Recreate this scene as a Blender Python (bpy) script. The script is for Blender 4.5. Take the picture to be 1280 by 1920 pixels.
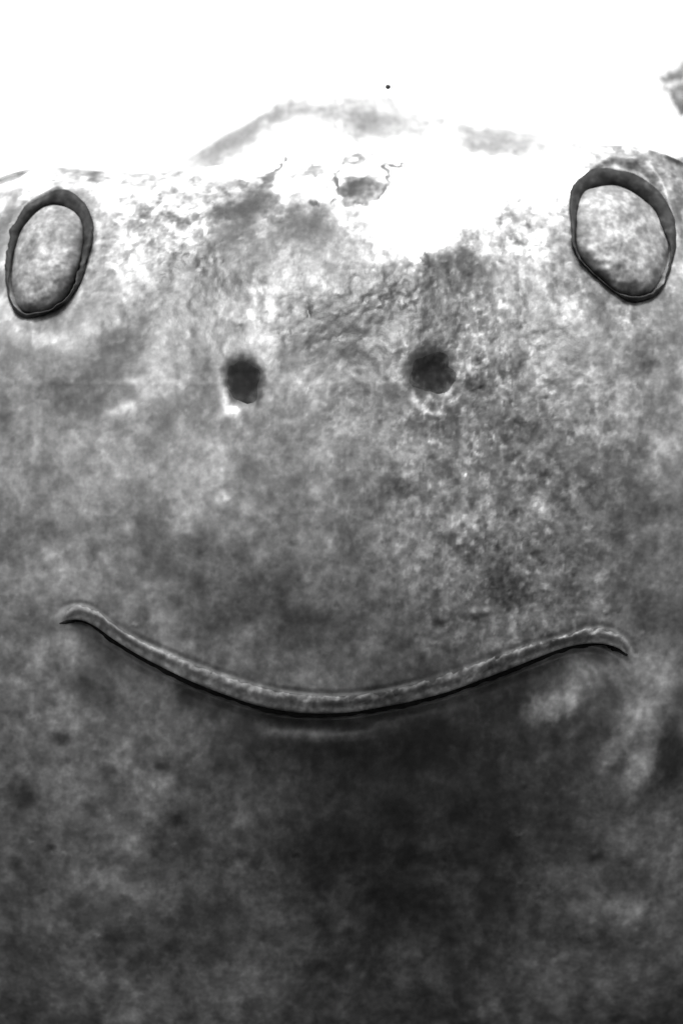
import bpy, math, random
import numpy as np
from mathutils import Vector
from mathutils.bvhtree import BVHTree

for o in list(bpy.data.objects):
    bpy.data.objects.remove(o, do_unlink=True)
scene = bpy.context.scene
COL = scene.collection
P = 6e-5                      # metres per photograph pixel on the plane y = 0 (the snout)
DIST = 5000.0                 # camera distance in the same units

# ------------------------------------------------------------------ camera
cd = bpy.data.cameras.new("camera"); cam = bpy.data.objects.new("camera", cd); COL.objects.link(cam)
cam.location = (0, -DIST * P, 0); cam.rotation_euler = (math.pi / 2, 0, 0)
cd.sensor_fit = 'VERTICAL'; cd.sensor_height = 36; cd.lens = 36 * DIST / 1920.0
cd.clip_start = 0.01; cd.clip_end = 500
cd.dof.use_dof = True; cd.dof.focus_distance = (DIST + 110) * P; cd.dof.aperture_fstop = 36
scene.camera = cam

# ------------------------------------------------------------------ sky and sun
SUN_EL = math.radians(73); SUN_AZ = math.radians(202)      # azimuth from +Y towards +X: high, behind the camera, to its left
w = bpy.data.worlds.new("World"); scene.world = w; w.use_nodes = True
nt = w.node_tree; bg = nt.nodes['Background']
sky = nt.nodes.new('ShaderNodeTexSky'); sky.sky_type = 'NISHITA'; sky.sun_disc = False
sky.sun_elevation = SUN_EL; sky.sun_rotation = SUN_AZ; sky.dust_density = 3.0; sky.air_density = 1.0
bw = nt.nodes.new('ShaderNodeRGBToBW')                     # black-and-white photograph
nt.links.new(sky.outputs[0], bw.inputs[0]); nt.links.new(bw.outputs[0], bg.inputs[0])
bg.inputs[1].default_value = 0.15
sd = bpy.data.lights.new("sun", 'SUN'); sun = bpy.data.objects.new("sun", sd); COL.objects.link(sun)
sd.energy = 1.5; sd.angle = math.radians(24); sd.color = (1, 1, 1)
sdir = Vector((math.sin(SUN_AZ) * math.cos(SUN_EL), math.cos(SUN_AZ) * math.cos(SUN_EL), math.sin(SUN_EL)))
sun.rotation_euler = sdir.to_track_quat('Z', 'Y').to_euler()
scene.view_settings.view_transform = 'Standard'; scene.view_settings.look = 'None'
scene.view_settings.gamma = 1; scene.view_settings.exposure = 1.45

# ------------------------------------------------------------------ numpy noise
_tab = np.random.RandomState(7).rand(65536).astype(np.float64) * 2 - 1
def _h(i, j, k):
    return _tab[((i * 73856093) ^ (j * 19349663) ^ (k * 83492791)) & 65535]
def vnoise(p):
    f = np.floor(p); i = f.astype(np.int64); t = p - f; t = t * t * t * (t * (t * 6 - 15) + 10)
    x, y, z = i[:, 0], i[:, 1], i[:, 2]; tx, ty, tz = t[:, 0], t[:, 1], t[:, 2]
    def L(a, b, s): return a + (b - a) * s
    c = [L(_h(x, y + b, z + c_), _h(x + 1, y + b, z + c_), tx) for c_ in (0, 1) for b in (0, 1)]
    return L(L(c[0], c[1], ty), L(c[2], c[3], ty), tz)
def fbm(p, scale, octv=4, gain=0.5, seed=0):
    q = p / scale + seed * 17.31; s = 0; a = 1; n = 0
    for o in range(octv):
        s = s + a * vnoise(q); n += a; a *= gain; q = q * 2.03 + 5.7
    return s / n * 1.6
def sstep(a, b, x):
    t = np.clip((x - a) / (b - a), 0, 1); return t * t * (3 - 2 * t)
def gauss(X, Y, cx, cy, rx, ry=None, ang=0.0, power=2.0):
    ry = ry or rx; c, s = math.cos(math.radians(ang)), math.sin(math.radians(ang))
    dx, dy = X - cx, Y - cy
    u = (dx * c + dy * s) / rx; v = (-dx * s + dy * c) / ry
    return np.exp(-(u * u + v * v) ** (power / 2))
def spline(pts, n, closed=False):
    """Catmull-Rom through the points, n samples even in length."""
    p = np.array(pts, float)
    if closed: q = np.vstack([p[-1], p, p[0], p[1]])
    else: q = np.vstack([2 * p[0] - p[1], p, 2 * p[-1] - p[-2]])
    out = []
    for i in range(1, len(q) - 2):
        a, b, c, d = q[i - 1], q[i], q[i + 1], q[i + 2]
        for t in np.linspace(0, 1, 12, endpoint=False):
            out.append(0.5 * (2 * b + (c - a) * t + (2 * a - 5 * b + 4 * c - d) * t * t + (-a + 3 * b - 3 * c + d) * t ** 3))
    if not closed: out.append(q[-2])
    out = np.array(out)
    if closed: out = np.vstack([out, out[0]])
    L = np.r_[0, np.cumsum(np.hypot(*np.diff(out[:, :2], axis=0).T))]
    s = np.linspace(0, L[-1], n + (1 if closed else 0))
    r = np.stack([np.interp(s, L, out[:, k]) for k in range(out.shape[1])], 1)
    return r[:-1] if closed else r

# ------------------------------------------------------------------ outlines measured on the face
MOUTH = [(106,1182),(112,1168),(145,1162),(175,1172),(215,1200),(260,1228),(310,1254),(360,1278),(420,1302),(480,1322),(540,1334),
         (600,1338),(660,1335),(720,1325),(780,1313),(840,1297),(900,1275),(960,1252),(1010,1232),(1060,1214),(1110,1206),(1150,1212),(1175,1228),(1190,1248)]
LIPTOP = [(104,1152),(118,1136),(150,1131),(180,1142),(215,1170),(260,1197),(310,1220),(360,1241),(420,1264),(480,1283),(540,1296),
         (600,1302),(660,1301),(720,1293),(780,1279),(840,1260),(900,1240),(960,1217),(1010,1203),(1060,1190),(1110,1174),(1150,1178),(1182,1200),(1197,1228)]
def zr(pts, ox, oy, k): return [(ox + u / k, oy + v / k) for u, v in pts]
EYE_L_IN = zr([(620,405),(740,440),(840,520),(890,640),(900,780),(880,950),(840,1100),(790,1250),(700,1400),(580,1480),(420,1530),(280,1535),(190,1480),(130,1380),(110,1200),(130,1050),(165,880),(230,700),(320,570),(430,460),(520,415)], 0, 320, 5.818)
EYE_L_OUT = zr([(690,185),(800,225),(890,300),(960,380),(1010,500),(1030,640),(1020,800),(980,960),(930,1120),(870,1290),(760,1440),(620,1540),(480,1600),(330,1635),(220,1610),(130,1520),(80,1380),(50,1200),(40,1000),(70,820),(110,650),(170,530),(280,380),(420,290),(560,220)], 0, 320, 5.818)
EYE_R_IN = zr([(340,440),(450,392),(620,372),(760,420),(880,500),(990,600),(1060,740),(1120,880),(1140,1000),(1110,1180),(1040,1310),(950,1370),(800,1395),(650,1360),(520,1260),(400,1150),(310,1040),(265,930),(262,780),(275,600)], 1030, 280, 5.12)
EYE_R_OUT = zr([(200,380),(290,260),(400,185),(540,160),(660,190),(800,215),(930,290),(1040,380),(1130,500),(1200,650),(1232,800),(1225,950),(1195,1080),(1160,1200),(1100,1330),(1000,1440),(860,1490),(760,1480),(640,1400),(500,1290),(380,1180),(260,1050),(210,930),(190,760),(185,560)], 1030, 280, 5.12)
def inside(X, Y, poly):
    r = np.zeros(X.shape, bool); n = len(poly)
    for i in range(n):
        x1, y1 = poly[i]; x2, y2 = poly[(i + 1) % n]
        c = ((y1 > Y) != (y2 > Y)) & (X < (x2 - x1) * (Y - y1) / (y2 - y1 + 1e-12) + x1); r ^= c
    return r
def dist_curve(X, Y, pts):
    """signed vertical side is left to the caller; this is the distance to a polyline and the y of the line at x"""
    d = np.full(X.shape, 1e9)
    for (x1, y1), (x2, y2) in zip(pts[:-1], pts[1:]):
        vx, vy = x2 - x1, y2 - y1; t = np.clip(((X - x1) * vx + (Y - y1) * vy) / (vx * vx + vy * vy + 1e-9), 0, 1)
        d = np.minimum(d, np.hypot(X - x1 - t * vx, Y - y1 - t * vy))
    return d

# ------------------------------------------------------------------ head and body: one closed surface round an inner point
def body_grid():
    def axis(lo, hi, step, full_lo, full_hi, coarse):
        mid = np.arange(lo, hi, step)
        a = np.arange(full_lo, lo, coarse); b = np.arange(hi, full_hi + 1e-6, coarse)
        return np.concatenate([a, mid, b])
    al = axis(-62, 84, 0.19, -180, 176.9, 3.0)        # round the left-right axis, 0 = forwards, + = up
    be = axis(-55, 55, 0.2, -88, 88, 3.0)
    return np.radians(al), np.radians(be)
AL, BE = body_grid(); NA, NB = len(AL), len(BE)
A, B = np.meshgrid(AL, BE, indexing='ij')
D = np.stack([np.sin(B), -np.cos(B) * np.cos(A), np.cos(B) * np.sin(A)], -1).reshape(-1, 3)
C0 = np.array([10.0, 900.0, -190.0])
ax = 1500.0
ay = np.where(D[:, 1] < 0, 900.0, 1900.0); az = np.where(D[:, 2] > 0, 935.0, 1150.0)
pw = 2.5
R = (np.abs(D[:, 0] / ax) ** pw + np.abs(D[:, 1] / ay) ** pw + np.abs(D[:, 2] / az) ** pw) ** (-1 / pw)
V = C0 + D * R[:, None]
# closing tips
tips = np.array([C0 + [-ax, 0, 0], C0 + [ax, 0, 0]])
def to_px(V):
    k = DIST / (DIST + V[:, 1]); return 640 + V[:, 0] * k, 960 - V[:, 2] * k
# hump of the back behind the head
wob = fbm(V, 260, 3, seed=3)
lift = 275 * np.exp(-((V[:, 0] + 85) / 400) ** 2) + 150 * np.exp(-((V[:, 0] - 480) / 330) ** 2) + 270 * np.exp(-((V[:, 0] - 960) / 200) ** 2)
V[:, 2] += (lift + 18 * wob) * np.exp(-((V[:, 1] - 1650) / 430) ** 2) * (V[:, 2] > 0)
V[:, 2] += (48 * np.exp(-((V[:, 0] - 60) / 330) ** 2) + 62 * np.exp(-((V[:, 0] - 640) / 260) ** 2) + 14 * np.exp(-((V[:, 0] + 620) / 160) ** 2)) * sstep(500, 900, V[:, 1]) * sstep(500, 850, V[:, 2])
X, Y = to_px(V)
front = sstep(1180, 900, V[:, 1]) * (D[:, 1] < 0.55)
Q = V * np.array([1.0, 0.15, 0.8])
dep = np.zeros(len(V))                                  # + = towards the camera
# large forms
dep += 70 * gauss(X, Y, 640, 1040, 520, 320)            # snout
dep -= 0.13 * np.maximum(Y - 720, 0)
dep -= 30 * gauss(X, Y, 330, 560, 120, 260, 10) + 30 * gauss(X, Y, 950, 560, 120, 240, -10)
dep += 30 * gauss(X, Y, 740, 400, 170, 120)             # crown
dep -= 16 * gauss(X, Y, 640, 720, 90, 130)
EYEP = [(92, 480, 285, -1.15, -0.35, 118, 150), (1168, 440, 330, -1.15, 0.35, 128, 165)]
for (ex, ey, d0, sy, sx, rx, ry) in EYEP:
    wgt = gauss(X, Y, ex, ey, rx * 1.3, ry * 1.3, 0, 3.4) * front
    V[:, 1] += wgt * (d0 + sy * (Y - ey) + sx * (X - ex) - V[:, 1])
# mouth
yl = np.interp(X, [p[0] for p in MOUTH], [p[1] for p in MOUTH])
dm = dist_curve(X, Y, [tuple(p) for p in spline(MOUTH, 90)])
inx = sstep(110, 230, X) * sstep(1200, 1080, X)
below = (Y > yl)
cen = np.exp(-((X - 680) / 420) ** 2)
dep -= below * inx * (42 + 85 * cen) * sstep(0, 26, dm) * np.exp(-np.maximum(dm - 26, 0) / (420 + 500 * cen))
dep -= sstep(108, 165, X) * sstep(1195, 1145, X) * (44 * np.exp(-(dm / 8.5) ** 2) + 28 * np.exp(-(dm / 30) ** 2) * below)
lt = dist_curve(X, Y, [tuple(p) for p in spline(LIPTOP, 90)])
dep -= (2 + 3 * sstep(-.2, .3, fbm(Q, 90, 2, seed=41))) * np.exp(-(lt / 4.0) ** 2)
dep += 13 * gauss(X, Y, 590, 1395, 120, 24, 3) + 18 * gauss(X, Y, 1060, 1330, 75, 40, -35) + 16 * gauss(X, Y, 1200, 1440, 45, 90, 25)
dep += 16 * gauss(X, Y, 150, 1240, 70, 60)
# nostrils
NOS = [(456, 714, 32, 42, -14), (811, 702, 39, 42, 8)]
for (nx, ny, rx, ry, an) in NOS:
    g = gauss(X, Y, nx, ny, rx, ry, an, 2.8)
    dep += 12 * gauss(X, Y, nx, ny, rx * 1.9, ry * 1.8, an) - 30 * g
# eye sockets
for IN, OUT in ((EYE_L_IN, EYE_L_OUT), (EYE_R_IN, EYE_R_OUT)):
    c = np.array(OUT).mean(0)
    near = np.hypot(X - c[0], Y - c[1]) < 260
    ins = np.zeros(len(X), bool); ins[near] = inside(X[near], Y[near], [tuple(p) for p in spline(OUT, 70, True)])
    dd = np.full(len(X), 1e3); cl = spline(OUT, 70, True); dd[near] = dist_curve(X[near], Y[near], [tuple(p) for p in np.vstack([cl, cl[:1]])])
    dep += np.where(ins, -(30 + 70 * sstep(c[1] - 20, c[1] + 60, Y)) * sstep(4, 20, dd), 2 * np.exp(-(dd / 14) ** 2))
# folds, warts and dimples
dep += 6 * fbm(Q, 150, 2, seed=1) + 2.2 * fbm(Q, 50, 2, seed=2)
dep -= below * sstep(0, 500, Y - yl) * (Y - yl) * (0.10 + 0.26 * np.exp(-((X - 800) / 420) ** 2))
grainmask = np.clip(0.18 + 0.9 * gauss(X, Y, 900, 720, 260, 260) + 0.45 * gauss(X, Y, 640, 560, 260, 120) + 0.6 * gauss(X, Y, 960, 1080, 170, 170)
                    + 0.7 * gauss(X, Y, 300, 440, 170, 120) + 0.55 * gauss(X, Y, 1170, 420, 150, 170), 0, 1.2)
rough_n = fbm(Q, 13, 2, seed=4)
dep += grainmask * 0.7 * rough_n + 0.3 * rough_n
for cx, cy, r, h in [(823,1172,9,-9),(886,1150,8,8),(909,1148,7,7),(105,1402,16,-12),(320,1566,17,-12),(300,1457,14,-8),(197,1468,12,-7),(408,1462,18,-8),
                     (443,1638,10,-7),(1138,1645,14,-10),(1215,690,20,-9),(745,935,30,-7),(495,1812,20,-9),(40,1530,30,-16),
                     (1000,820,26,-8),(684,345,40,20),(790,492,14,9),(78,1612,8,-7),(1195,1650,9,-7)]:
    dep += h * gauss(X, Y, cx, cy, r)
_r = np.random.RandomState(3); bump_list = []
for n_, cx, cy, sx, sy in [(70, 930, 1110, 130, 90), (50, 880, 760, 180, 120), (40, 560, 600, 160, 60), (40, 300, 430, 120, 70), (14, 500, 950, 350, 250), (24, 300, 1600, 250, 200), (20, 1050, 1600, 160, 200)]:
    for _ in range(n_):
        bump_list.append((cx + _r.randn() * sx, cy + _r.randn() * sy, 4 + 5 * _r.rand(), _r.choice([-1, 1]) * (2 + 2.5 * _r.rand())))
for n_, cx, cy, sx, sy in [(46, 285, 430, 38, 38), (30, 330, 470, 30, 30), (70, 968, 400, 24, 55), (25, 560, 610, 60, 22), (40, 760, 545, 70, 22), (30, 395, 430, 40, 50), (40, 890, 730, 60, 60), (45, 1000, 820, 70, 60), (30, 860, 640, 60, 50)]:
    for _ in range(n_):
        bump_list.append((cx + _r.randn() * sx, cy + _r.randn() * sy, 3.5 + 4 * _r.rand(), (-1 if _r.rand() < .72 else 1) * (3.0 + 3.5 * _r.rand())))
blg = np.zeros(len(V))
jx = 4.5 * fbm(Q, 7, 2, seed=81); jy = 4.5 * fbm(Q, 7, 2, seed=82)
for (bx_, by_, br, bh) in bump_list:
    if any(np.hypot(bx_ - n_[0], by_ - n_[1]) < 58 for n_ in NOS): continue
    i_ = np.nonzero((np.abs(X - bx_) < br * 3 + 8) & (np.abs(Y - by_) < br * 3 + 8))[0]
    g_ = gauss(X[i_] + jx[i_], Y[i_] + jy[i_], bx_, by_, br * (0.8 + 0.9 * _r.rand()), br * (0.5 + 0.5 * _r.rand()), _r.rand() * 180)
    dep[i_] += 0.3 * bh * g_; blg[i_] += 0.20 * bh * g_
V[:, 1] -= dep * front
V[:, 2] += (1 - front) * 9 * fbm(Q, 60, 3, seed=5)

# ------------------------------------------------------------------ pigment of the skin (albedo), some highlights and shade painted in
wx = 13 * fbm(Q, 45, 3, seed=11); wy = 13 * fbm(Q, 45, 3, seed=12)
wx2 = 5 * fbm(Q, 12, 2, seed=13); wy2 = 5 * fbm(Q, 12, 2, seed=14)
XW, YW = X + wx + wx2, Y + wy + wy2
lg = blg.copy()
topc = 1 + 0.7 * sstep(700, 450, Y)
lg += sstep(1150, 500, Y) * 0.75 * (sstep(-0.12, 0.16, fbm(Q, 44, 4, 0.6, seed=51)) - 0.5)
lg += grainmask * 0.9 * (sstep(0.28, 0.5, fbm(Q, 11, 2, seed=52)) - sstep(0.25, 0.5, fbm(Q, 13, 2, seed=53)))
lowc = sstep(1150, 1400, Y)
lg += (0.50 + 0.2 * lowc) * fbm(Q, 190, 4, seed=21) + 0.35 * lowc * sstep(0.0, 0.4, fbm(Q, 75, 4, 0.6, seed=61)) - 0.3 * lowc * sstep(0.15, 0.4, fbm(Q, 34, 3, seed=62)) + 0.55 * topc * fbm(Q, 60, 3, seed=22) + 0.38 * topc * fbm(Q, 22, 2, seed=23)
# x, y, rx, ry, angle, amount in stops, hardness
SPOTS = [
 # pale skin of the crown and brow, with the blown-out light painted in
 (800,390,120,85,-10,2.2,5),(760,460,80,60,30,1.6,4),(600,290,230,50,-3,1.5,4),(330,420,90,70,20,0.8,2.5),(880,330,120,70,0,1.4,4),(1010,330,110,60,0,1.2,3),
 (40,370,60,30,-25,1.2,3),(250,370,90,25,5,0.9,3),(960,440,60,60,0,0.5,2),
 (640,290,330,62,-2,1.9,4),(660,335,150,75,0,1.7,4),(150,345,200,22,-4,1.2,4),(1020,310,120,40,0,1.2,4),
 (270,385,110,60,10,0.5,2.5),(230,620,230,110,0,-0.38,3),(440,480,120,90,0,-0.5,2.5),(350,640,150,60,0,-0.2,2.5),(990,390,80,90,0,0.5,2.5),(40,640,80,40,0,0.2,2.5),
 (20,345,100,24,-6,1.3,3),(1255,290,90,34,8,1.3,3),
 # dark throat skin, with the snout's shade under the mouth painted in
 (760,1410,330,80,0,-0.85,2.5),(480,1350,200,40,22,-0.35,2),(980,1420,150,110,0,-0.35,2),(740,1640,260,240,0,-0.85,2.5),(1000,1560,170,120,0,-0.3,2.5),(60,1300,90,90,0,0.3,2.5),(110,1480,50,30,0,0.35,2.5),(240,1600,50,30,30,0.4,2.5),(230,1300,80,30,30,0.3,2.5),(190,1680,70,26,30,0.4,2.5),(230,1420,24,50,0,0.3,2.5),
 (600,560,210,110,0,-0.42,2.5),(1000,580,150,110,0,-0.25,2.5),(665,575,180,36,-27,-0.85,3),(700,620,150,60,-10,-0.3,2.5),(365,500,26,60,32,-0.7,3),(462,765,9,24,0,-1.3,2.5),
 # darker brow and bridge
 (440,410,30,90,38,-1.0,2.8),(368,500,26,54,30,-1.0,2.8),(620,640,130,22,-28,-0.4,2.5),(540,430,70,55,10,-0.3,2),(500,350,40,16,-45,-0.7,3),
 (300,440,40,50,-30,-0.8,2.5),(975,400,30,60,10,-0.9,2.5),
 (650,590,80,45,-20,-0.5,2.5),(760,560,60,50,0,-0.75,2.5),(790,520,26,24,0,-0.8,3),(800,620,40,50,0,-0.5,2.5),(540,620,40,24,-30,-0.5,2.5),
 (870,500,60,40,0,-0.5,2.5),(700,545,60,14,-15,-0.5,2.5),
 # pale marks, with nostril glints and the lower-lip highlight painted in
 (473,572,9,36,4,1.15,2.6),(511,575,9,30,14,1.0,2.4),(490,543,24,8,0,1.0,2.6),(440,600,14,26,20,0.6,2.5),(489,582,6,20,6,-0.4,3),(440,500,30,12,-20,0.7,3),(430,768,18,14,-20,1.3,3),(345,825,26,34,0,0.7,2.5),(230,765,45,10,-20,0.7,2.5),
 (300,738,70,14,-18,0.45,2.5),(200,800,14,34,5,0.5,2.5),(790,765,22,8,40,1.3,3),(840,758,24,8,-30,1.1,3),(815,776,26,5,0,1.2,3),(775,748,6,16,-20,1.2,3),(855,745,14,5,-30,1.1,3),(420,745,8,16,-10,1.0,3),(440,770,16,6,10,1.2,3),(1045,1335,52,27,-25,1.7,4),(1100,1275,34,40,-30,1.4,3.5),(1208,1448,32,56,20,1.6,3.5),(1165,1400,18,70,30,1.2,3),(1210,1740,50,30,0,0.5,2.5),
 (590,1391,100,13,3,1.7,3),(1080,1840,60,30,0,0.4,2.5),(130,1690,60,40,0,0.2,2.5),(110,640,80,16,5,0.45,2.5),(145,560,8,70,22,0.5,3),
 # dark spots; the wide throat ones add to the painted shade
 (211,620,18,14,0,-0.7,2.5),(150,760,50,20,10,-0.35,2.5),(110,770,30,14,10,-0.3,2.5),(745,935,45,25,-20,-0.4,2),(640,830,40,20,0,-0.25,2),(1000,820,50,34,0,-0.5,2.5),
 (1215,690,16,22,0,-0.6,2.5),(1190,880,22,50,5,-0.3,2),(900,720,210,150,0,-0.42,2.5),(700,640,200,110,0,-0.35,2.5),(1180,640,100,110,0,-0.3,2.5),(760,1460,300,160,0,-0.35,2.5),(250,560,200,140,0,-0.15,2.5),(640,1000,500,140,0,-0.12,3),(930,1060,45,60,-25,-0.75,2.5),(960,1140,85,45,0,-0.6,2.5),(823,1172,13,10,0,-0.8,3),(540,1170,60,40,10,-0.3,2),
 (760,1200,22,14,0,-0.4,2.5),(265,975,16,10,0,-0.5,2.5),(285,1060,50,34,0,-0.25,2),(46,884,7,6,0,-.4,3),(105,1402,16,22,0,-0.7,2.2),(320,1566,17,15,0,-1.1,2.2),(300,1457,22,12,30,-0.5,2.2),
 (197,1468,16,16,0,-0.5,2.2),(408,1462,30,22,0,-0.5,2.2),(443,1638,13,10,0,-0.9,2.6),(40,1530,30,60,-10,-0.5,2.5),(78,1612,9,9,0,-0.9,2.6),(10,1640,12,14,0,-0.8,2.6),
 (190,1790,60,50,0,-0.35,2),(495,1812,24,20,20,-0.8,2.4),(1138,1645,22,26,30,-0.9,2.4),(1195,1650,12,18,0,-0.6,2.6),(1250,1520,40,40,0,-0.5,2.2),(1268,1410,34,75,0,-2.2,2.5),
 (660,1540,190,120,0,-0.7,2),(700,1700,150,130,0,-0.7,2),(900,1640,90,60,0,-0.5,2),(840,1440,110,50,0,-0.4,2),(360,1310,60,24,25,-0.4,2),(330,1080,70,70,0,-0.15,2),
 (1240,1160,60,40,0,-0.5,2),(1000,1300,70,30,-20,-0.5,2),(820,1800,90,40,0,-0.4,2),(1010,1760,60,30,0,-0.4,2),
 # paler cheeks and muzzle
 (830,1040,80,100,0,0.35,2),(480,950,90,80,0,0.2,2),(690,1190,50,60,0,0.25,2),(540,1250,70,30,0,0.15,2),(110,1070,30,50,-30,0.35,2),(60,1110,60,60,0,0.1,2),
 (150,1240,60,40,0,0.2,2),(900,950,120,60,0,-0.2,2),
]
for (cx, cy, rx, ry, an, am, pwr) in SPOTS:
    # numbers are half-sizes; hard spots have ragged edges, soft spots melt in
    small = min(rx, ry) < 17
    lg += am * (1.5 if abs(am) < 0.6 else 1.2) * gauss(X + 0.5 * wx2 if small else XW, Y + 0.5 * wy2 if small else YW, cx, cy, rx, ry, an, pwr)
# grey of the silhouetted back, mottled crown
back = 1 - front; lg = lg * front
lg += back * (1.6 + 0.35 * fbm(Q, 120, 3, seed=31))
for (cx, cy, rx, ry, an, am) in [(450,252,95,17,-32,-1.7),(560,210,70,16,-12,-1.0),(640,214,90,22,6,-0.95),(715,237,66,27,6,-0.9),(930,268,72,25,5,-1.75),(810,228,60,5,18,-0.9),(1105,262,42,5,12,-1.4),(1065,244,12,4,0,-1.2),(1175,250,14,5,10,-1.0),(1228,216,20,4.5,18,-2.6),(1268,250,5,16,-38,-3.0),(1236,258,9,12,-20,-2.0),(1204,300,5,16,-25,-2.5),(1265,214,9,4,30,-1.2),(1190,268,12,4,35,-1.0),(1265,290,30,20,20,-2.0),(1245,315,40,12,0,-1.8),(1215,285,18,14,0,-1.3)]:
    lg += 0.85 * back * am * gauss(XW, YW, cx, cy, rx, ry, an, 4)
# spots that sit on the crown
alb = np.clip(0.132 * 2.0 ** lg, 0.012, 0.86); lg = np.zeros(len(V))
cr = [(676,356,38,21,-6,-3.4),(666,352,16,16,0,-0.8),(632,344,5,22,-4,-2.8),(742,313,18,3.5,2,-3.2),(745,320,14,5,0,-1.2),(529,304,26,4,-45,-3.0),(672,303,20,7,-14,-2.0),(575,325,44,8,-10,-2.2),(600,311,18,5,0,-2.0),(728,335,4,24,-12,-1.9),(590,382,9,5,20,-2.3),(627,376,5,9,20,-2.3),(614,350,6,10,0,-1.9),(650,384,14,5,20,-1.9),(794,488,6,14,-20,-2.4),
      (503,338,9,34,38,-1.9),(470,385,60,14,-15,-0.9),(565,420,34,40,20,-0.9),(410,395,16,10,0,-1.4),(455,345,14,8,0,-1.2),
      (90,303,14,5,0,-1.2),(205,343,48,9,6,-1.3)]
sp_n = fbm(Q, 14, 2, seed=73)
kr = np.hypot(X + 0.7 * wx2 - 678, Y + 0.7 * wy2 - 338)
lg += -2.3 * np.exp(-((kr - 47) / 4.0) ** 2) * (0.45 + 0.7 * sstep(-0.2, 0.3, fbm(Q, 30, 2, seed=71))) - 1.1 * np.exp(-(kr / 48) ** 6) * (0.4 + fbm(Q, 16, 2, seed=72))
for (cx, cy, rx, ry, an, am) in cr:
    lg += am * gauss(X + 1.2 * wx2, Y + 1.2 * wy2, cx, cy, rx, ry, an, 3.5) * (1.0 + 0.35 * sp_n)
for (nx, ny, rx, ry, an) in NOS:
    lg += -3.4 * gauss(X + 2.2 * wx2, Y + 2.2 * wy2, nx, ny, rx * 1.08, ry * 1.08, an, 5) - 0.9 * gauss(X, Y, nx + 3, ny - 6, rx * 0.6, ry * 0.55, an, 2.5)  # paints the shade of the nostril holes into the skin colour
alb = np.clip(alb * 2.0 ** lg, 0.008, 0.86)

# assemble
n_t = NA * NB
idx = np.arange(n_t).reshape(NA, NB); nxt = np.roll(idx, -1, axis=0)
quads = np.stack([idx[:, :-1], idx[:, 1:], nxt[:, 1:], nxt[:, :-1]], -1).reshape(-1, 4)
tl = np.stack([idx[:, 0], nxt[:, 0], np.full(NA, n_t)], -1); tr = np.stack([nxt[:, -1], idx[:, -1], np.full(NA, n_t + 1)], -1)
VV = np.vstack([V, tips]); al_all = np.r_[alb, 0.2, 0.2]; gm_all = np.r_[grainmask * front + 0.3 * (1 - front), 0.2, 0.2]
me = bpy.data.meshes.new("body")
loops = np.concatenate([quads.ravel(), tl.ravel(), tr.ravel()])
nq, ntri = len(quads), len(tl) + len(tr)
me.vertices.add(len(VV)); me.vertices.foreach_set("co", (VV * P).astype(np.float32).ravel())
me.loops.add(len(loops)); me.loops.foreach_set("vertex_index", loops.astype(np.int32))
me.polygons.add(nq + ntri)
st = np.r_[np.arange(nq) * 4, nq * 4 + np.arange(ntri) * 3]
me.polygons.foreach_set("loop_start", st.astype(np.int32))
me.polygons.foreach_set("use_smooth", np.ones(nq + ntri, bool))
me.update(calc_edges=True)
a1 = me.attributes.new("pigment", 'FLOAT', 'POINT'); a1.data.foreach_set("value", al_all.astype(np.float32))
a2 = me.attributes.new("grain", 'FLOAT', 'POINT'); a2.data.foreach_set("value", gm_all.astype(np.float32))

def link(name, mesh, mat, parent=None, **kw):
    o = bpy.data.objects.new(name, mesh); COL.objects.link(o)
    if mat: mesh.materials.append(mat)
    if parent: o.parent = parent
    for k, v in kw.items(): o[k] = v
    return o

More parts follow.
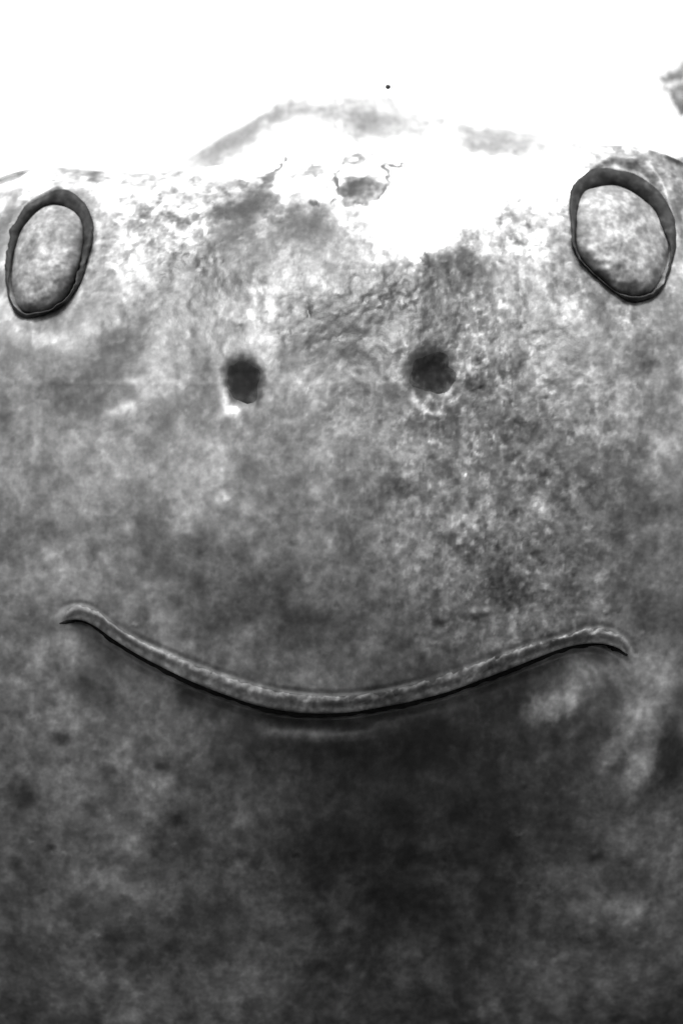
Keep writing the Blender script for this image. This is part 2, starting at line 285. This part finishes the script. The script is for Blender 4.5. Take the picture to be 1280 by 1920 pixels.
# ------------------------------------------------------------------ materials
def grey(v): return (v, v, v, 1)
def skin_material(name, base=None, rough=0.42, grain_amt=1.0, fine=1.0, bump=1.0, spec=0.35):
    m = bpy.data.materials.new(name); m.use_nodes = True; t = m.node_tree; N = t.nodes; Lk = t.links
    b = N['Principled BSDF']; tc = N.new('ShaderNodeTexCoord')
    mp = N.new('ShaderNodeMapping'); mp.inputs['Scale'].default_value = (1, 0.2, 1); Lk.new(tc.outputs['Object'], mp.inputs['Vector'])
    def noise(px, detail, rough_=0.6):
        n = N.new('ShaderNodeTexNoise'); n.inputs['Scale'].default_value = 1.0 / (px * P); n.inputs['Detail'].default_value = detail
        n.inputs['Roughness'].default_value = rough_; Lk.new(mp.outputs[0], n.inputs['Vector']); return n.outputs['Fac']
    def math_(op, a, b_=None, c=None):
        n = N.new('ShaderNodeMath'); n.operation = op
        for i, v in enumerate((a, b_, c)):
            if v is None: continue
            if isinstance(v, (int, float)): n.inputs[i].default_value = v
            else: Lk.new(v, n.inputs[i])
        return n.outputs[0]
    if base is None:
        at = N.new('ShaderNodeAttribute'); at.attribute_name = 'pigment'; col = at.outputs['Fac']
        ag = N.new('ShaderNodeAttribute'); ag.attribute_name = 'grain'; gr = ag.outputs['Fac']
    else:
        v = N.new('ShaderNodeValue'); v.outputs[0].default_value = base; col = v.outputs[0]
        v = N.new('ShaderNodeValue'); v.outputs[0].default_value = grain_amt; gr = v.outputs[0]
    n1 = noise(14, 1.6, 0.5); n2 = noise(40, 2, 0.5)
    n1 = math_('MULTIPLY_ADD', n1, 0.7, math_('MULTIPLY', noise(8, 1.0, 0.5), 0.3))
    s1 = math_('MULTIPLY', math_('SUBTRACT', n1, 0.5), math_('MULTIPLY_ADD', gr, 3.0, 1.5))
    s2 = math_('MULTIPLY', math_('SUBTRACT', n2, 0.5), 1.3 * fine)
    col2 = math_('MULTIPLY', col, math_('POWER', 2.0, math_('ADD', s1, s2)))
    col2 = math_('MINIMUM', col2, 0.88)
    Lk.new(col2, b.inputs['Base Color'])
    rr = math_('MULTIPLY_ADD', math_('SUBTRACT', noise(22, 3), 0.5), 0.5, rough); Lk.new(rr, b.inputs['Roughness'])
    b.inputs['Specular IOR Level'].default_value = spec
    bp = N.new('ShaderNodeBump'); bp.inputs['Distance'].default_value = 4 * P
    hgt = math_('MULTIPLY', noise(11, 3), math_('MULTIPLY_ADD', gr, 0.3, 0.2)); Lk.new(hgt, bp.inputs['Height'])
    bp.inputs['Strength'].default_value = 0.35 * bump
    Lk.new(bp.outputs[0], b.inputs['Normal'])
    return m
M_skin = skin_material("mottled_skin")
M_nostril_shade = skin_material("nostril_shade", None, 0.8, bump=0.3, spec=0.08)
M_lid = skin_material("eyelid_skin", 0.021, 0.75, 0.9, 2.2, spec=0.15)
M_eye = skin_material("eye_surface", 0.175, 0.6, 0.8, 2.8, 0.5)
M_dark = skin_material("mouth_shade", 0.009, 0.8, 0.9, 2.0, spec=0.1)

root = bpy.data.objects.new("frog", None); COL.objects.link(root)
root.empty_display_size = 0.01
root['label'] = "grey mottled frog face seen from the front, with wide curved mouth and pale oval eyes"
root['category'] = "frog"
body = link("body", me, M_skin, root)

# ------------------------------------------------------------------ placing parts on the skin
tri = BVHTree.FromPolygons([tuple(v) for v in VV], [tuple(q) for q in quads.tolist()])
camp = Vector((0, -DIST, 0))
def hit(x, y):
    d = (Vector((x - 640, 0, 960 - y)) - camp).normalized()
    loc, nor, i, ds = tri.ray_cast(camp, d, 20000)
    if loc is None: return None
    if nor.dot(d) > 0: nor = -nor
    return loc, nor
def at(x, y, depth):
    k = (DIST + depth) / DIST; return Vector(((x - 640) * k, depth, (960 - y) * k))
def mesh_from(name, verts, faces, smooth=True):
    m = bpy.data.meshes.new(name); m.from_pydata([tuple(Vector(v) * P) for v in verts], [], faces); m.update()
    m.polygons.foreach_set("use_smooth", [smooth] * len(m.polygons)); return m
def hit_pig(x, y):
    d = (Vector((x - 640, 0, 960 - y)) - camp).normalized(); loc, nor, i, ds = tri.ray_cast(camp, d, 20000)
    if i is None: return 0.12, 0.5
    q = quads[i]; return float(alb[q].mean()), float(grainmask[q].mean())
def paint(m, pg):
    a_ = m.attributes.new("pigment", 'FLOAT', 'POINT'); a_.data.foreach_set("value", np.array([p[0] for p in pg], np.float32))
    b_ = m.attributes.new("grain", 'FLOAT', 'POINT'); b_.data.foreach_set("value", np.array([p[1] for p in pg], np.float32))
    return m
rng = random.Random(5)
from mathutils import noise as mn

# upper lip: a low fleshy rim that follows the skin
def lip():
    n = 420; m_ = spline(MOUTH, n); t_ = spline(LIPTOP, n); top = 9; vs = []; fs = []; pg = []
    for i in range(n):
        a, b = m_[i], t_[i]; s = i / (n - 1); e = float(sstep(0, 0.07, np.array([s]))[0] * sstep(1, 0.90, np.array([s]))[0])
        bead = 0.35 + 0.65 * float(sstep(0.38, 0.55, np.array([s]))[0])
        c = (a + b) / 2; hc = hit(*c); dc = hc[0].y if hc else 250
        jit = 3.0 * mn.noise(Vector((c[0] * .05, 4, 0))) + 2.2 * mn.noise(Vector((c[0] * .16, 4, 0))); front_row = []
        for j in range(top):
            f = j / (top - 1); x, y = a + (b - a) * (0.0 + 1.0 * f); y += jit * f
            h = hit(x, y); d0 = h[0].y if h else dc; p_ = hit_pig(x, y); pg.append((min(0.2, p_[0] * 1.12 + 0.012), 0.5 + p_[1])); d0 = min(d0, dc + 7)
            u = 2 * f - 1; prof = (1 - abs(u) ** 2.6) * (1.0 if u < 0 else 1 - 0.35 * u)
            bump_ = mn.noise(Vector((x * .055, y * .075, 3))) * 9.5 * bead + mn.noise(Vector((x * .13, y * .13, 8))) * 3.6 * (0.5 + bead)
            front_row.append(at(x, y, d0 + 1.6 - e * (5.2 + bump_) * prof - (1 - e) * 0.3))
        back_row = [at(a[0] + (b[0] - a[0]) * f, a[1] + (b[1] - a[1]) * f, dc + 22) for f in (0.85, 0.5, 0.15)]
        vs += front_row + back_row; pg += [(0.1, 0.5)] * 3
    m = top + 3
    for i in range(n - 1):
        for j in range(m):
            k = (j + 1) % m; fs.append((i * m + j, i * m + k, (i + 1) * m + k, (i + 1) * m + j))
    fs.append(tuple(range(m))); fs.append(tuple(reversed(range((n - 1) * m, n * m))))
    return paint(mesh_from("upper_lip", vs, fs), pg)
link("upper_lip", lip(), M_skin, root)
# near-black tube painted as the shade in the gap between the lips
def gap():
    n = 260; m_ = spline(MOUTH[1:-1], n); seg = 8; vs = []; fs = []
    for i in range(n):
        c = m_[i]; h = hit(c[0], c[1] + 1); d0 = h[0].y if h else 230
        t = m_[min(i + 1, n - 1)] - m_[max(i - 1, 0)]; t = t / (np.hypot(*t) + 1e-9); nn = np.array([-t[1], t[0]])
        r = (6.6 + 1.2 * math.sin(i * .13) + 3.0 * mn.noise(Vector((i * .22, 0, 0)))) * min(1, 0.15 + i / 12) * min(1, 0.3 + (n - 1 - i) / 12)
        for j in range(seg):
            th = 2 * math.pi * j / seg
            vs.append(at(c[0] + nn[0] * r * math.cos(th), c[1] + 1 + nn[1] * r * math.cos(th), d0 - 2 - r * 0.7 * math.sin(th)))
    for i in range(n - 1):
        for j in range(seg):
            k = (j + 1) % seg; fs.append((i * seg + j, i * seg + k, (i + 1) * seg + k, (i + 1) * seg + j))
    fs.append(tuple(range(seg))); fs.append(tuple(reversed(range((n - 1) * seg, n * seg))))
    return mesh_from("mouth", vs, fs)
link("mouth", gap(), M_dark, root)

# eyes
def eye(IN, OUT, tag):
    n = 160; i_ = spline(IN, n, True); o_ = spline(OUT, n, True)
    ci = i_.mean(0)
    # start both rings at the same bearing
    def roll(c, k):
        a = np.arctan2(c[:, 1] - k[1], c[:, 0] - k[0]); s = np.argmin(np.abs(a)); c = np.roll(c, -s, axis=0)
        if np.arctan2(c[5, 1] - k[1], c[5, 0] - k[0]) < 0: c = np.roll(c[::-1], 1, axis=0)
        a = np.unwrap(np.arctan2(c[:, 1] - k[1], c[:, 0] - k[0])); g = np.linspace(a[0], a[0] + 2 * math.pi, n, endpoint=False)
        aa = np.r_[a, a[0] + 2 * math.pi]; cc = np.vstack([c, c[:1]])
        return np.stack([np.interp(g, aa, cc[:, 0]), np.interp(g, aa, cc[:, 1])], 1)
    i_ = roll(i_, ci); o_ = roll(o_, ci)
    o_ = o_ + (i_ - o_) * (0.14 + 0.2 * sstep(ci[1] - 60, ci[1] + 60, o_[:, 1]))[:, None]
    i_ = i_ + (i_ - ci) * 0.03
    ring_d = []
    for x, y in o_:
        v = np.array([x, y]) - ci; q = np.array([x, y]) + v / np.hypot(*v) * 5; h = hit(q[0], q[1]); ring_d.append(h[0].y if h else np.nan)
    ring_d = np.array(ring_d); ok = ~np.isnan(ring_d); ring_d = np.interp(np.arange(n), np.arange(n)[ok], ring_d[ok])
    # smooth plane fit of the rim depth
    Mx = np.c_[o_, np.ones(n)]; cf = np.linalg.lstsq(Mx, ring_d, rcond=None)[0]; plane = lambda x, y: cf[0] * x + cf[1] * y + cf[2]
    ex, ey, d0, sy, sx = EYEP[0 if tag == 'l' else 1][:5]
    plane = lambda x, y: d0 + sy * (y - ey) + sx * (x - ex)
    ring_d = np.minimum(ring_d, plane(o_[:, 0], o_[:, 1])) - 10
    ballp = lambda x, y: d0 + (sy + 0.36) * (y - ey) + sx * (x - ex) + 4
    # eyelid: fleshy rim from the skin, over a crest, down beside the eyeball
    prof = [(-0.10, 12), (0.0, 0), (0.2, -5), (0.4, -6), (0.62, -5), (0.84, -2), (0.98, 4), (1.02, 12), (0.96, 30), (0.9, 60)]
    prof_low = [(-0.10, 12), (0.0, 6), (0.25, 3), (0.5, 0), (0.75, -2), (0.92, -1), (1.0, 8), (1.02, 24), (1.0, 40), (0.95, 60)][:len(prof)]
    vs = []; fs = []; m = len(prof)
    for k in range(n):
        base = ring_d[k]
        lw = float(sstep(ci[1] - 20, ci[1] + 70, np.array([o_[k, 1]]))[0])
        for (f, dd), (f2, dd2) in zip(prof, prof_low):
            f = f + (f2 - f) * lw; dd = dd + (dd2 - dd) * lw
            x = o_[k, 0] + (i_[k, 0] - o_[k, 0]) * f; y = o_[k, 1] + (i_[k, 1] - o_[k, 1]) * f
            nz = mn.noise(Vector((x * .05, y * .05, 2))) * 5 + mn.noise(Vector((x * .13, y * .13, 7))) * 3
            vs.append(at(x + nz * 0.6, y + nz * 0.4, base + dd + nz))
    for k in range(n):
        k2 = (k + 1) % n
        for j in range(m - 1): fs.append((k * m + j, k * m + j + 1, k2 * m + j + 1, k2 * m + j))
    lid = link("eyelid", mesh_from("eyelid", vs, fs), M_lid, root)
    # eyeball: a closed lens-shaped solid
    rings = 30; vs = []; fs = []
    bulge = 104
    for s in range(rings):
        q = math.sin((s + 1) / rings * math.pi / 2) * 1.02; hh = math.cos(min(1, (s + 1) / rings) * math.pi / 2)
        for k in range(n):
            x = ci[0] + (i_[k, 0] - ci[0]) * q; y = ci[1] + (i_[k, 1] - ci[1]) * q
            nz = mn.noise(Vector((x * .05, y * .05, 4 + ci[0]))) * 4.5 + mn.noise(Vector((x * .12, y * .12, 1))) * 2.2
            vs.append(at(x, y, ballp(x, y) + 38 - bulge * hh + nz))
    vs.append(at(ci[0], ci[1], ballp(*ci) + 38 - bulge)); c0 = len(vs) - 1
    vs.append(at(ci[0], ci[1], plane(*ci) + 120)); c1 = len(vs) - 1
    for k in range(n):
        k2 = (k + 1) % n; fs.append((c0, k, k2))
        for s in range(rings - 1): fs.append((s * n + k, (s + 1) * n + k, (s + 1) * n + k2, s * n + k2))
        fs.append(((rings - 1) * n + k, c1, (rings - 1) * n + k2))
    return link("eye", mesh_from("eye", vs, fs), M_eye, root)
eye(EYE_L_IN, EYE_L_OUT, 'l'); eye(EYE_R_IN, EYE_R_OUT, 'r')

# nostrils: sheets over shallow pits, the shade of the holes in their colour
for (nx, ny, rx, ry, an) in NOS:
    n, rings = 64, 22; vs = []; fs = []; pg = []; ca, sa = math.cos(math.radians(an)), math.sin(math.radians(an))
    for s in range(rings):
        q = (s + 1) / rings
        for k in range(n):
            th = 2 * math.pi * k / n; jag = 1 + 0.35 * mn.noise(Vector((math.cos(th) * 1.6, math.sin(th) * 1.6, nx)))
            u, v_ = rx * 1.0 * q * jag * math.cos(th), ry * 1.0 * q * jag * math.sin(th)
            x, y = nx + u * ca - v_ * sa, ny + u * sa + v_ * ca; h = hit(x, y)
            vs.append(at(x, y, (h[0].y if h else 200) - 1.0 + 1.2 * q ** 8)); pg.append(hit_pig(x, y))
    h = hit(nx, ny); vs.append(at(nx, ny, h[0].y - 1.0)); pg.append(hit_pig(nx, ny))
    for k in range(n):
        k2 = (k + 1) % n; fs.append((len(vs) - 1, k, k2))
        for s in range(rings - 1): fs.append((s * n + k, (s + 1) * n + k, (s + 1) * n + k2, s * n + k2))
    link("nostril_shade_sheet", paint(mesh_from("nostril_shade_sheet", vs, fs), pg), M_nostril_shade, root)

# ------------------------------------------------------------------ things around the frog
def lump(name, c, r, seed, mat, sq=(1, 1, 1), amp=0.3, sub=4):
    import bmesh
    bm = bmesh.new(); bmesh.ops.create_icosphere(bm, subdivisions=sub, radius=1.0)
    for v in bm.verts:
        d = v.co.normalized(); k = 1 + amp * mn.fractal(d * 1.7 + Vector((seed, 0, 0)), 1.0, 2.0, 4)
        v.co = Vector((d.x * sq[0], d.y * sq[1], d.z * sq[2])) * k * r * P
    m = bpy.data.meshes.new(name); bm.to_mesh(m); bm.free(); m.polygons.foreach_set("use_smooth", [True] * len(m.polygons))
    o = link(name, m, mat); o.location = Vector(c) * P; return o
M_rock = skin_material("pale_rock", 0.42, 0.9, 0.5, 1.4)
rk = lump("rock", at(1300, 158, 2300), 78, 3.0, M_rock, (1.15, 1, .85), 0.55)
rk['label'] = "pale grey blurred rock at the upper right edge, behind the frog's right eye"; rk['category'] = "rock"
M_speck = skin_material("dark_speck", 0.045, 0.8, 0.3, spec=0.1)
for (x, y, d, r, lab) in [(727, 163, 300, 4.6, "tiny dark speck in the white sky above the middle of the frog's head")]:
    sp = lump("speck", at(x, y, d), r, x * .1, M_speck, (1.05, 1, 1), 0.3, 2); sp['label'] = lab; sp['category'] = "speck"
# ground under the body, out of the frame
g = 60.0; zg = -1330 * P
gm = bpy.data.meshes.new("ground"); gm.from_pydata([(-g, -g, zg), (g, -g, zg), (g, g, zg), (-g, g, zg)], [], [(0, 1, 2, 3)])
M_ground = skin_material("dark_mud", 0.03, 0.9, 0.4)
link("ground", gm, M_ground, kind="structure")
